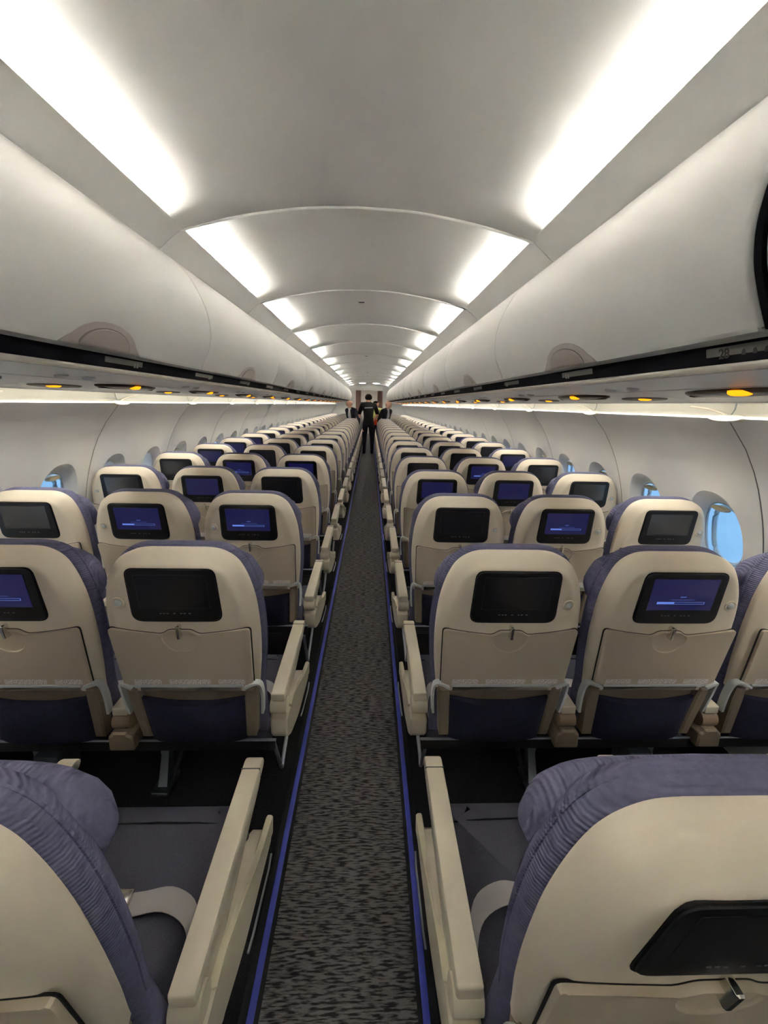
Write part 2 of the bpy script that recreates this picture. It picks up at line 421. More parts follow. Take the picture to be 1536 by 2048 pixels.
for sd, nm in ((-1, 'left'), (1, 'right')):
    back = [(1.90, 0.0), (1.96, .3), (1.97, .66)]
    w = struct(fixn(mk('wall_'+nm, *extrude_y([(1.80, -.02), (1.83, .42), (1.86, .42), (1.84, -.02)], Y_REAR, 24, sd), 'wall_white')))
    walls[sd] = w
    V, F = wall_panel_mesh(sd)
    npan = 0; y = W0-WP*.5-2*WP*3
    first = None
    while y < 20.2:
        if first is None:
            pnl = fixn(mk('sidewall_panel', V, F, 'wall_white', w, 40)); first = pnl
            # flip check: inner side should be visible from the cabin; both sides render anyway
        else:
            pnl = first.copy(); COL.objects.link(pnl)
        pnl.parent = w; pnl.location = (0, y, 0)
        for b in (0, 1):
            yc = WP*(b-.5)+WP
            key = (sd, b)
            if key not in PANE:
                pts = [oval(2*math.pi*k/28, .119, .167, 2.5, .05) for k in range(28)]
                tilt = lambda u, v, wd, yc=yc, sd=sd: (sd*(wx(ZWIN)+(wx(ZWIN+v)-wx(ZWIN))*.96+.050+wd), yc+u, ZWIN+v)
                PANE[key] = [fixn(mk('window_pane', *prism(pts, [(0, 0), (0, .004)], tilt), 'window_glass', pnl, 30))]
                rim = G(); rim.add(*tube([tilt(u, v, .004) for u, v in pts], .0065, 6, True)); PANE[key].append(rim.mk('pane_seal', 'pane_frame', pnl))
                pt2 = [oval(2*math.pi*k/28, .098, .145, 2.6, .05) for k in range(28)]
                rim = G(); rim.add(*tube([tilt(u, v, .03) for u, v in pt2], .012, 6, True)); PANE[key].append(rim.mk('outer_frame', 'pane_frame', pnl))
                sh = G().add(*prism([(.052*math.cos(a), .138+.016*math.sin(a)) for a in [2*math.pi*k/20 for k in range(20)]], [(.006, -.028), (0, -.018), (0, -.004)], tilt))
                PANE[key].append(fixn(sh.mk('shade_handle', 'cover_cream', pnl)))
            else:
                for src in PANE[key]:
                    if sd < 0 and src.name.startswith('shade_handle') and abs(y+yc-W0-WP*2.5) < WP*.6: continue
                    c = src.copy(); COL.objects.link(c); c.parent = pnl
            if sd < 0 and abs(y+yc-W0-WP*2.5) < WP*.6:
                pts = [oval(2*math.pi*k/28, .119, .167, 2.5, .05) for k in range(28)]
                fixn(mk('window_shade', *prism(pts, [(0, .004), (.001, 0), (.002, -.003)], lambda u, v, wd, yc=yc, sd=sd: (sd*(wx(ZWIN)+(wx(ZWIN+v)-wx(ZWIN))*.96+.044+wd*-1), yc+u, ZWIN+v)), 'shade_white', pnl, 30))
        bz_ = [.02+1.49*q/14 for q in range(15)]
        V2 = []; F2 = []
        for q, zz in enumerate(bz_): V2 += [(sd*(wx(zz)+.008), -.02, zz), (sd*(wx(zz)+.008), .02, zz), (sd*(wx(zz)+.014), .02, zz), (sd*(wx(zz)+.014), -.02, zz)]
        for q in range(14):
            for e_ in range(4): F2.append((q*4+e_, q*4+(e_+1) % 4, q*4+4+(e_+1) % 4, q*4+4+e_))
        fixn(mk('joint_backing', V2, F2, 'seam_grey', pnl, 30))
        y += 2*WP; npan += 1

# light strips over the wall, clips
PSU_OUT = (1.468, 1.577)
yj0 = W0-WP*.5-2*WP*3
for sd, nm in ((-1, 'left'), (1, 'right')):
    base = struct(fixn(mk('trim_2' if sd < 0 else 'trim_3', *extrude_y([(1.482, 1.524), (1.489, 1.521), (1.506, 1.524), (1.512, 1.533), (1.50, 1.536), (1.486, 1.531)], Y_REAR, Y_FRONT, sd), 'rail_cream')))
    y = yj0
    while y < 19.8:
        tl = fixn(mk('light_cove', *extrude_y([(1.494, 1.532), (1.508, 1.56), (1.510, 1.612), (1.49, 1.622), (1.398, 1.624), (1.398, 1.630), (1.50, 1.630), (1.518, 1.612), (1.516, 1.56), (1.502, 1.53)], y+.004, y+2*WP-.004, sd), 'cove_beige', base, 30))
        fixn(mk('added_light_fin', *extrude_y([(1.424, 1.593), (1.427, 1.593), (1.427, 1.624), (1.424, 1.624)], y+.004, y+2*WP-.004, sd), 'cove_beige', base, 0))  # unseen fin added to keep direct tube light off the cove panel
        fixn(mk('light_tube', *extrude_y([(1.409, 1.602), (1.419, 1.602), (1.419, 1.612), (1.409, 1.612)], y+.04, y+2*WP-.04, sd), 'strip_light', base, 0))
        V, F = [], []
        pts = [(.085*math.cos(a)*1.0, .014*math.sin(a)) for a in [2*math.pi*k/20 for k in range(20)]]
        cp = fixn(mk('joint_clip', *prism(pts, [(.003, -.010), (0, -.004), (0, .03)], lambda u, v, w_, y=y, sd=sd: (sd*(1.478+w_+.25*v), y+u, 1.525+v)), 'clip_beige', base))
        rib = [(sd*1.486, y, 1.533), (sd*1.494, y+.05, 1.546), (sd*1.502, y+.13, 1.560), (sd*1.507, y+.24, 1.570)]
        G().add(*tube(smoothcurve(rib, 4), .005, 6)).mk('joint_rib', 'clip_beige', base)
        y += 2*WP

# ------------------------------------------------------------------ overhead bins
DOOR = smoothcurve([(.926, 2.218), (.905, 2.208), (.835, 2.130), (.775, 2.005), (.757, 1.900), (.766, 1.825), (.790, 1.765), (.818, 1.708)], 5)
def offs(P, d):
    out = []
    for i in range(len(P)):
        a = Vector(P[max(i-1, 0)]); b = Vector(P[min(i+1, len(P)-1)]); t = (b-a).normalized(); out.append((P[i][0]-t.y*d, P[i][1]+t.x*d))
    return out
def door_x(z):
    T = sorted((q[1], q[0]) for q in DOOR); return interp(T, z)
BINL = 1.66
def make_bin(sd, gap):
    r = empty('overhead_bin')
    inner = offs(DOOR, .014)
    body = inner+[(.85, 1.700), (1.30, 1.690), (1.50, 1.74), (1.52, 2.0), (1.40, 2.20), (1.05, 2.262), (.96, 2.24)]
    fixn(mk('bin_body', *extrude_y(body, .0, BINL, sd), 'bin_white', r, 40))
    # door with rounded ends (edges roll back towards the body)
    V = []; F = []; n = len(DOOR); lv = [(gap, .013), (gap+.0008, .006), (gap+.003, .0015), (gap+.008, 0), (BINL*.5, 0), (BINL-.011, 0), (BINL-.006, .0015), (BINL-.0038, .006), (BINL-.003, .013)]
    for y, d in lv:
        for x, z in offs(DOOR, d): V.append((sd*x, y, z))
    for j in range(len(lv)-1):
        for i in range(n-1): F.append((j*n+i, j*n+i+1, (j+1)*n+i+1, (j+1)*n+i))
    top = len(V)
    d = fixn(mk('bin_door', V, F, 'bin_white', r, 50))
    lip = [(.815, 1.712), (.820, 1.704), (.848, 1.702), (.848, 1.708), (.826, 1.710)]
    fixn(mk('door_edge', *extrude_y(lip, gap, BINL-.003, sd), 'bin_white', d))
    yc = BINL*.5+.0
    def onface(u, v, w_): z = 1.704+v; return (sd*(door_x(z)-w_*.95), yc+u, z-w_*.3)
    out = [(.185*math.cos(math.pi*k/16), .083*math.sin(math.pi*k/16)) for k in range(17)]
    out = [(u*(1+.18*(1-min(1, v/.03))), v) for u, v in out]
    pl = fixn(mk('latch_plate', *prism(out, [(0, -.004), (.0005, .001), (.004, .003)], onface), 'latch_grey', r))
    hn = [(.135*math.cos(math.pi*k/16), .003+.060*math.sin(math.pi*k/16)) for k in range(17)]
    fixn(mk('latch_gap', *prism([(u*1.035, v*1.05) for u, v in hn], [(0, .0028), (0, .0036)], onface), 'seam_grey', pl))
    fixn(mk('latch_handle', *prism(hn, [(0, .003), (.0008, .006), (.0025, .0075)], onface), 'latch_grey', pl))
    return r
def copy_tree(o, parent=None, keep=None):
    c = o.copy(); COL.objects.link(c)
    if parent: c.parent = parent
    for ch in list(o.children):
        if keep and ch.name.split('.')[0] not in keep: continue
        copy_tree(ch, c, keep)
    return c
for sd, y0 in ((-1, .685-BINL), (1, .865-BINL)):
    proto = {.003: None, .022: None}; k = 0; y = y0
    while y+BINL < 20.3:
        gp = .022 if (sd > 0 and k == 0) else .003
        gp = .003
        if proto[gp] is None: b = proto[gp] = make_bin(sd, gp)
        else: b = copy_tree(proto[gp])
        if sd > 0 and k == 0: b.location = (.012, y-.02, 0)     # this bin stands back behind a dark gap
        else: b.location = (0, y, 0)
        tag(b, 'closed white overhead bin, %s side, %s from the rear bulkhead' % (SIDE[sd], ORD[k+1]), 'overhead bin', 'overhead bins above the %s seats' % SIDE[sd])
        y += BINL; k += 1
first_bin = [q for q in COL.objects if q.name.startswith('overhead_bin') and abs(q.location.x-.012) < 1e-4][0]
sl = [(x, z) for x, z in offs(DOOR, -.003)]+[(x, z) for x, z in reversed(offs(DOOR, .03))]
fixn(mk('gap_shade_strip', *extrude_y(sl, BINL+.0005, BINL+.0165, 1), 'gap_black', first_bin, 40))  # black strip painting the shade of the gap between the two bins
# dark channel under the bins + cream rail (continuous)
for sd in (-1, 1):
    ch = struct(fixn(mk('trim_4' if sd < 0 else 'trim_5', *extrude_y([(.862, 1.7005), (.868, 1.652), (.90, 1.645), (.92, 1.66), (.92, 1.6975)], Y_REAR, Y_FRONT, sd), 'gap_black')))
    rail = [(.866, 1.6555), (.858, 1.6535), (.853, 1.648), (.855, 1.642), (.864, 1.638), (.885, 1.640), (.915, 1.643), (.915, 1.65), (.88, 1.654)]
    ra = fixn(mk('edge_rail', *extrude_y(rail, Y_REAR, Y_FRONT, sd), 'rail_cream', ch, 50))
    fixn(mk('service_channel', *extrude_y([(.92, 1.66), (1.37, 1.622), (1.395, 1.632), (1.53, 1.632), (1.53, 1.69), (.92, 1.695)], Y_REAR, Y_FRONT, sd), 'gap_black', ch))

# passenger service panels
def make_psu(sd, L):
    r = empty('service_panel')
    def zu(x): return 1.641-(x-.9)*.1135+.010*math.sin(max(0, min(1, (x-.9)/.56))*math.pi)*0.6
    prof = [(.905, 1.655)]+[(x, zu(x)) for x in (.905, .96, 1.04, 1.12)]+[(1.125, zu(1.125)+.004), (1.131, zu(1.131)+.004), (1.136, zu(1.136))]+[(x, zu(x)) for x in (1.20, 1.28, 1.34, 1.38)]+[(1.398, zu(1.398)-.001), (1.404, 1.582), (1.398, 1.592), (1.38, 1.612)]
    prof += [(1.3, 1.622), (1.1, 1.645)]
    fixn(mk('panel_body', *extrude_y(prof, .002, L-.002, sd), 'psu_grey', r, 30))
    yo = .60
    f = lambda x0: (lambda u, v, w_: (sd*(x0+v), yo+u, zu(x0+v)-w_))
    el = [(.27*math.cos(2*math.pi*k/28), .055*math.sin(2*math.pi*k/28)) for k in range(28)]
    fixn(mk('lens_cover', *prism(el, [(0, -.004), (.002, .006), (.014, .012), (.03, .015)], f(1.20)), 'brown_lens', r, 60))
    el2 = [(.045*math.cos(2*math.pi*k/14), .022*math.sin(2*math.pi*k/14)) for k in range(14)]
    fixn(mk('amber_lamp', *prism(el2, [(0, .006), (.004, .015), (.012, .019)], f(1.165)), 'amber_light', r, 60))
    yo2 = .43
    f2 = lambda u, v, w_: (sd*(1.29+v), yo2-.24+u, zu(1.29+v)-w_)
    fixn(mk('amber_lamp', *prism(el2, [(0, -.004), (.004, .006), (.012, .010)], f2), 'amber_light', r, 60))
    f3 = lambda u, v, w_: (sd*(1.30+v), .22+u, zu(1.30+v)-w_)
    rd = [(.16*math.cos(2*math.pi*k/24), .04*math.sin(2*math.pi*k/24)) for k in range(24)]
    fixn(mk('reading_light_bezel', *prism(rd, [(0, -.004), (.002, .003), (.01, .005)], f3), 'seam_grey', r, 60))
    for yy in (.05, .95):
        fixn(mk('air_nozzle', *disc_lathe([(.022, -.003), (.022, .006), (.014, .011), (.006, .008)], lambda u, v, w_, yy=yy: (sd*(1.05+v), yy+u, zu(1.05+v)-w_), 14), 'psu_grey', r, 50))
    return r
PSUL = 1.055
for sd in (-1, 1):
    pr = None; k = 0; y = 1.28-.60-2*PSUL
    while y+PSUL < 20.3:
        if pr is None: p = pr = make_psu(sd, PSUL)
        else: p = copy_tree(pr)
        p.location = (0, y, 0)
        tag(p, 'grey service panel with amber lamps under the bins, %s side, %s from the rear bulkhead' % (SIDE[sd], ORD[k+1]), 'service panel', 'service panels under the %s bins' % SIDE[sd])
        y += PSUL; k += 1

# row number placards in the dark channel
def text_mesh(body, size):
    cu = bpy.data.curves.new('t', 'FONT'); cu.body = body; cu.size = size; cu.extrude = .0004; cu.align_x = 'CENTER'; cu.align_y = 'CENTER'; cu.offset = size*.02
    o = bpy.data.objects.new('t', cu); COL.objects.link(o); dg = bpy.context.evaluated_depsgraph_get()
    me = bpy.data.meshes.new_from_object(o.evaluated_get(dg)); V = [tuple(v.co) for v in me.vertices]; F = [tuple(p.vertices) for p in me.polygons]
    bpy.data.objects.remove(o); bpy.data.curves.remove(cu); bpy.data.meshes.remove(me); return V, F
for sd in (-1, 1):
    for k in range(0, 22):
        yc = .925+.787*k
        if sd < 0 and k == 0: continue
        if yc > 18: break
        t = empty('row_placard', (0, yc, 0))
        pf = lambda u, v, w_, sd=sd: (sd*(.8655+.006*(-v/.025)-w_), -sd*u if False else u, 1.677+v)
        fixn(mk('plate', *prism(rrect(-.125, .125, -.016, .016, .003), [(0, -.002), (0, .001)], pf), 'placard', t))
        if sd > 0 and k == 0:
            V, F = text_mesh('28', .030)
            mk('digits', [pf(-(x-.0)+.0+.072, y, .0016+z) for x, y, z in V], F, 'placard_ink', t, 0)
            gg = G()
            for i in range(5):
                u = .02-i*.028; gg.add(*prism(rpoly([(u-.006, -.006), (u+.006, -.006), (u+.003, .004), (u-.003, .006)], .002, 2), [(0, .001), (0, .0018)], pf))
            fixn(gg.mk('seat_symbols', 'placard_ink', t))
            tag(t, 'grey row placard reading 28 in the dark channel under the bins', 'placard', 'row placards')
        else:
            gg = G()
            for i in range(2): gg.add(*prism(rrect(.06+i*.02, .074+i*.02, -.009, .009, .003), [(0, .001), (0, .0018)], pf))
            fixn(gg.mk('faded_marks', 'seam_grey', t))
            tag(t, 'faded grey row placard under the %s bins, %s from the rear bulkhead' % (SIDE[sd], ORD[k+1 if sd > 0 else k]), 'placard', 'row placards')

# ------------------------------------------------------------------ seats
T = .14
def yb(z): return .012-(z-1.002)*T
HW = [(.62, .212), (.66, .216), (.75, .227), (.85, .232), (.95, .226), (1.02, .210), (1.07, .188), (1.096, .166), (1.112, .140), (1.121, .112), (1.124, .08)]
HWS = smoothcurve(HW, 4)
def outline(scale=1., dz=0., z0=.62, z1=1.132):
    R_ = [(hw*scale, z+dz) for z, hw in HWS if z >= z0]
    L_ = [(-x, z) for x, z in reversed(R_)]
    return R_+L_
def fb(u, v, w): return (u, yb(v)-w, v)          # w = proud of the back face, towards the rear
def radial(center, out, rings, f):
    """rings: list of (fraction function) -> loops from the outline to the centre."""
    V = []; F = []; n = len(out)
    for t, w in rings:
        for k in range(n):
            u = center[0]+(out[k][0]-center[0])*t[k]; v = center[1]+(out[k][1]-center[1])*t[k]; V.append(f(u, v, w[k]))
    for j in range(len(rings)-1):
        for k in range(n): F.append((j*n+k, j*n+(k+1) % n, (j+1)*n+(k+1) % n, (j+1)*n+k))
    c = len(V); V.append(f(center[0], center[1], rings[-1][1][0]-.0005))
    for k in range(n): F.append(((len(rings)-1)*n+k, (len(rings)-1)*n+(k+1) % n, c))
    return V, F

def make_seat(sd, colm):
    """sd: -1 port, 1 starboard; colm 0 aisle, 1 middle, 2 window. Aisle is towards -sd in x."""
    r = empty('passenger_seat'); ai = -sd
    # moulded back shell
    P = outline()
    lv = [(.004, -.105), (0, -.062), (.003, -.048), (.011, -.034), (.030, -.008), (.036, -.003), (.042, -.0006), (.052, 0.)]
    def fs(u, v, w):
        t = max(0, min(1, (v-.75)/.37)); k_ = .55+.45*t*t; return fb(u, v, w*k_)
    V, F = prism(P, lv, fs); fixn(mk('back_shell', V, F, 'shell_beige', r, 40))
    # tray table
    to = rpoly([(-.204, .663), (.204, .663), (.212, .882), (.13, .866), (.055, .857), (.034, .873), (-.034, .873), (-.055, .857), (-.13, .866), (-.212, .882)], [.012, .012, .014, .03, .012, .010, .010, .012, .03, .014], 3)
    fixn(mk('tray_gap', *prism([(u*1.014, .77+(v-.77)*1.022) for u, v in to], [(0, -.002), (0, .0012)], fb), 'gasket', r))
    dense = []
    for i in range(len(to)):
        a, b = Vector(to[i]), Vector(to[(i+1) % len(to)]); m_ = max(1, int((b-a).length/.02))
        for k in range(m_): q = a.lerp(b, k/m_); dense.append((q.x, q.y))
    cen = (0, .850); n = len(dense)
    dr = []
    for u, v in dense:
        du, dv = u-cen[0], v-cen[1]; L = math.hypot(du, dv); a = math.atan2(dv, du)
        rad = .056 if dv < 0 else .056*(1-.6*math.sin(a))
        dr.append(min(.90, rad/L))
    one = [1]*n
    rings = [(one, [-.002]*n), ([.999]*n, [.006]*n), ([.994]*n, [.0105]*n), ([.975]*n, [.012]*n), ([max(.93, d+.01) for d in dr], [.012]*n), ([d*1.0 for d in dr], [.012]*n), ([d*.96 for d in dr], [.0075]*n), ([d*.6 for d in dr], [.0032]*n), ([d*.25 for d in dr], [.002]*n)]
    tr = fixn(mk('tray_table', *radial(cen, dense, rings, fb), 'tray_beige', r, 30))
    fixn(mk('tray_edge', *prism(rrect(-.172, .172, .656, .666, .002), [(0, .002), (0, .013), (.001, .014)], fb), 'bracket_grey', tr))
    for a, b in ((-.168, -.083), (-.058, .072), (.096, .18)):
        V = [fb(a*1, .669, .0125), fb(b*1, .669, .0125), fb(b, .688, .0125), fb(a, .688, .0125)]
        mk('placard_sticker', V, [(0, 1, 2, 3)], 'sticker_print', tr, 0, [(0, 0), ((b-a)*8, 0), ((b-a)*8, 1), (0, 1)])
    la = fixn(mk('tray_latch', *prism(rrect(-.0055, .0055, .848, .893, .004), [(0, 0), (0, .019), (.002, .022)], fb), 'chrome', r))
    # screen
    bo = rpoly([(-.131, .905), (-.05, .904), (.05, .904), (.131, .905), (.126, 1.08), (-.126, 1.08)], [.032, 0, 0, .032, .026, .026], 5)
    fixn(mk('screen_gap', *prism([(u*1.028, .992+(v-.992)*1.034) for u, v in bo], [(0, -.003), (0, .0009)], fb), 'gasket', r))
    bz = fixn(mk('screen_bezel', *prism(bo, [(0, -.002), (0, .003), (.0015, .0048), (.007, .0056)], fb), 'bezel_black', r))
    sv = [fb(-.101, .954, .0064), fb(.101, .954, .0064), fb(.101, 1.062, .0064), fb(-.101, 1.062, .0064)]
    fixn(mk('screen_rim', *prism(rrect(-.104, .104, .951, 1.065, .004), [(0, .004), (.0006, .0062)], fb), 'dark_metal', bz))
    mk('screen', sv, [(0, 1, 2, 3)], 'screen_off', bz, 0, [(0, 0), (1, 0), (1, 1), (0, 1)])
    gb = G()
    for i, u in enumerate((-.045, -.035, -.025, -.005, .015, .025, .04)):
        gb.add(*prism(rrect(u-.003, u+.003, .932, .935, .001, 2), [(0, .005), (0, .0064)], fb))
    fixn(gb.mk('screen_controls', 'button_grey', bz))
    # headphone jack on the window side
    jx = sd*.166
    jf = lambda u, v, w: fb(jx+u, .967+v, w)
    jr = fixn(mk('audio_jack', *disc_lathe([(.0185, -.002), (.0185, .0015), (.017, .003), (.0135, .0028), (.012, .0006)], jf, 20), 'shell_beige', r, 25))
    fixn(mk('jack_button', *disc_lathe([(.0105, .0006), (.0105, .004), (.008, .0062), (.003, .0075)], jf, 16), 'bracket_grey', jr, 50))
    # lower frame, pocket
    for s in (-1, 1):
        po = [(s*.158, .43), (s*.192, .43), (s*.207, .60), (s*.206, .64), (s*.174, .64), (s*.168, .6)]
        fixn(mk('frame_post', *prism(po, [(.006, .006), (0, .0), (0, -.07)], fb), 'taupe', r, 40))
        path = [(s*.178, yb(.655)-.014, .654), (s*.196, yb(.667)-.014, .667), (s*.216, yb(.668)-.008, .668), (s*.224, yb(.648)+.002, .648), (s*.225, yb(.60)+.006, .60), (s*.219, yb(.53)+.008, .53)]
        V = []; F = []
        pc = smoothcurve(path, 4); m_ = len(pc)
        for i, p in enumerate(pc):
            a = Vector(pc[max(i-1, 0)]); b = Vector(pc[min(i+1, m_-1)]); t = (b-a).normalized(); nrm = Vector((t.z, 0, -t.x))*s*-1
            q = Vector(p); hw = .010
            for d1, d2 in ((-.004, -.008), (.004, -.008), (.004, .018), (-.004, .018)): V.append(q+nrm*d1+Vector((0, d2, 0)))
        for i in range(m_-1):
            for k_ in range(4): F.append((i*4+k_, i*4+(k_+1) % 4, (i+1)*4+(k_+1) % 4, (i+1)*4+k_))
        F += [(3, 2, 1, 0), tuple(range((m_-1)*4, m_*4))]
        fixn(mk('hinge_bracket', V, F, 'bracket_grey', r, 40))
    fixn(mk('lower_panel', *prism([(-.185, .42), (.185, .42), (.19, .66), (-.19, .66)], [(0, -.02), (0, -.06)], fb), 'taupe', r))
    # pocket: sagging top edge, bulged cloth
    V = []; F = []; nu, nv = 13, 7
    for layer in (0, 1):
        for j in range(nv):
            for i in range(nu):
                u = -1+2*i/(nu-1); t = j/(nv-1)
                zt = .602-.022*math.cos(u*math.pi/2); z = .418+(zt-.418)*t
                bul = (1-u**4)*(.010+.026*math.sin(math.pi*(.15+.7*(1-t)))) if layer == 0 else -.012
                V.append(fb(u*(.167-.008*(1-t)), z, bul+.002*math.sin(7*u+5*t)*(1-abs(u))))
    n_ = nu*nv
    for j in range(nv-1):
        for i in range(nu-1):
            a = j*nu+i; F.append((a, a+1, a+nu+1, a+nu)); F.append((n_+a, n_+a+nu, n_+a+nu+1, n_+a+1))
    for i in range(nu-1): F.append((i, n_+i, n_+i+1, i+1)); a = (nv-1)*nu+i; F.append((a, a+1, n_+a+1, n_+a))
    for j in range(nv-1): a = j*nu; F.append((a, a+nu, n_+a+nu, n_+a)); a = j*nu+nu-1; F.append((a, n_+a, n_+a+nu, a+nu))
    fixn(mk('seat_pocket', V, F, 'pocket_navy', r, 60))
    # upholstery, front side
    def fc(u, v, w):
        t = max(0, min(1, (v-.75)/.37)); return fb(u, v, w+.040*(1-t*t))
    bc = [(x*1.0, z) for x, z in outline(1.02, .003, .62)]
    bc = [(-.215, .40)]+[q for q in reversed(bc)]+[(.215, .40)]
    fixn(mk('back_cushion', *prism(bc, [(.012, -.080), (.004, -.088), (-.002, -.096), (-.004, -.108), (-.003, -.122), (.006, -.138), (.025, -.150), (.05, -.156)], fc), 'back_fabric', r, 60))
    pipe = [fc(x*1.012, z, -.114) for x, z in bc[1:-1]]
    G().add(*tube(pipe, .004, 6)).mk('piping', 'back_fabric', r)
    # headrest with soft wings
    V = []; F = []; nu, nv = 25, 16
    for i in range(nu):
        u = -1+2*i/(nu-1)
        e = (1-abs(u)**5)**.45 if abs(u) < 1 else 0
        for j in range(nv):
            a = 2*math.pi*j/nv
            cz, cy = math.sin(a), math.cos(a)
            rz = .106*(.30+.70*e)*(1-.10*abs(u)); ry = .048*(.25+.75*e)*(1+.12*u*u)
            z = 1.010-.012*u*u+rz*math.copysign(abs(cz)**.75, cz); yv = .128+.012*abs(u)**2+ry*math.copysign(abs(cy)**.8, cy)
            V.append((u*.226*(1-.16*max(0, (z-1.0)/.15)), yb(z)+yv, z))
    for i in range(nu-1):
        for j in range(nv): F.append((i*nv+j, i*nv+(j+1) % nv, (i+1)*nv+(j+1) % nv, (i+1)*nv+j))
    F += [tuple(range(nv-1, -1, -1)), tuple(range((nu-1)*nv, nu*nv))]
    fixn(mk('headrest', V, F, 'head_fabric', r, 70))
    # seat pan
    P = rrect(-.226, .226, .12, .672, .03)
    sc = fixn(mk('seat_cushion', *prism(P, [(.03, .338), (.006, .342), (0, .352), (0, .375), (.008, .388), (.022, .397), (.045, .401), (.08, .402)], lambda u, v, w: (u, v, w-.02*max(0, (v-.55)/.12)**2+.006*math.cos(u*6))), 'seat_fabric', r, 60))
    G().add(*tube([(-.205, .585, .3975), (-.1, .587, .4035), (0, .588, .4055), (.1, .587, .4035), (.205, .585, .3975)], .0022, 6)).mk('seam', 'gasket', sc)
    # belt
    for s in (-1, 1):
        pth = smoothcurve([(s*.212, .22, .40), (s*.206, .29, .432), (s*.175, .35, .430), (s*.11, .385, .420), (s*.05, .38, .415), (s*.01, .375, .415)], 4); V = []; F = []
        for p in pth: V += [(p[0], p[1]-.024, p[2]), (p[0]+s*.006, p[1]+.024, p[2]+.006), (p[0]+s*.006, p[1]+.024, p[2]+.008), (p[0], p[1]-.024, p[2]+.002)]
        for i in range(len(pth)-1):
            for k_ in range(4): F.append((i*4+k_, i*4+(k_+1) % 4, i*4+4+(k_+1) % 4, i*4+4+k_))
        F += [(3, 2, 1, 0), tuple(range(len(V)-4, len(V)))]
        bl = fixn(mk('seat_belt', V, F, 'belt_grey', r, 40))
    fixn(G().add(*rbox(-.03, .03, .348, .405, .414, .432, .006, .004)).mk('belt_buckle', 'chrome', bl))
    # under-seat frame
    fixn(G().add(*rbox(-.235, .235, .30, .62, .31, .345, .02, .008)).mk('seat_frame', 'dark_metal', r))
    G().add(*tube([(-.255, .10, .405), (.255, .10, .405)], .005, 6)).mk('rear_rail', 'alu', r)
    fixn(G().add(*rbox(-.252, .252, .095, .108, .365, .402, .004, .003)).mk('under_seat_shade', 'rubber_black', r))  # black strip added below the rail, its colour stands in for under-seat shade
    for yy in (.35, .56): G().add(*tube([(-.255, yy, .295), (.255, yy, .295)], .018, 10)).mk('cross_beam', 'dark_metal', r)
    if colm < 2:
        lx = sd*.255
        lg = G(); pth = [(lx, .36, .29), (lx, .335, .13), (lx, .30, .02)]
        V = []; F = []
        for (x, y, z), hw, hd in zip(pth, (.030, .015, .018), (.03, .018, .03)): V += [(x-hw, y-hd, z), (x+hw, y-hd, z), (x+hw, y+hd, z), (x-hw, y+hd, z)]
        for i in range(2):
            for k_ in range(4): F.append((i*4+k_, i*4+(k_+1) % 4, i*4+4+(k_+1) % 4, i*4+4+k_))
        F += [(3, 2, 1, 0), (8, 9, 10, 11)]
        leg = fixn(mk('leg', V, F, 'alu', r, 30))
        G().add(*tube([(lx-sd*.03, .30, .025), (lx-sd*.045, .58, .24)], .010, 8)).mk('leg_strut', 'dark_metal', leg)
        fixn(G().add(*rbox(lx-.035, lx+.035, .24, .36, 0, .022, .01, .005)).mk('leg_foot', 'alu', leg))
    if colm == 0:
        bx = ai*.205
        bar = smoothcurve([(bx, .26, .25), (bx, .33, .10), (bx, .375, .014), (bx, .42, .03), (bx+ai*.012, .50, .14), (bx+ai*.018, .56, .25)], 5)
        G().add(*tube(bar, .0085, 8)).mk('baggage_bar', 'alu', r)
    if colm == 1:
        eb = fixn(G().add(*rbox(sd*.17-.045, sd*.17+.045, .25, .37, .055, .19, .006, .003)).mk('equipment_box', 'plate_grey', r))
        fixn(G().add(*rbox(sd*.17-.03, sd*.17+.03, .28, .34, 0, .056, .004, .003)).mk('box_bracket', 'dark_metal', eb))
    # armrest on the aisle side of each seat
    ax = ai*.2555; hwid = .025; rb_ = 0 if colm == 0 else -.07
    fa = lambda u, v, w: (ax+w, u, v)
    pad = rpoly([(.150+rb_, .520), (.545, .528), (.640, .548), (.648, .566), (.632, .577), (.56, .574), (.30, .560), (.150+rb_, .551)], [.006, .06, .008, .008, .012, .05, .05, .006], 3)
    lv = [(.006, -hwid), (.0015, -hwid+.002), (0, -hwid+.006), (0, hwid-.006), (.0015, hwid-.002), (.006, hwid)]
    am = fixn(mk('armrest', *prism(pad, lv, fa), 'arm_beige', r, 40))
    fixn(mk('armrest_tip_seam', *prism([(.597, .5385), (.599, .5385), (.599, .5775), (.597, .5775)], [(0, -hwid-.0004), (0, hwid+.0004)], fa), 'seam_grey', am))
    un = rpoly([(.158+rb_, .455), (.25, .450), (.60, .518), (.62, .532), (.545, .530), (.158+rb_, .522)], [.02, .02, .01, .006, .01, .004], 3)
    lv2 = [(.004, -hwid+.004), (0, -hwid+.007), (0, hwid-.007), (.004, hwid-.004)]
    fixn(mk('armrest_body', *prism(un, lv2, fa), 'taupe' if colm else 'arm_beige', am, 40))
    G().add(*tube([(ax-.031, .175+rb_, .490), (ax-.028, .175+rb_, .490), (ax+.028, .175+rb_, .490), (ax+.031, .175+rb_, .490)], [.02, .030, .030, .02], 16)).mk('armrest_pivot', 'hinge_tan' if colm else 'arm_beige', am)
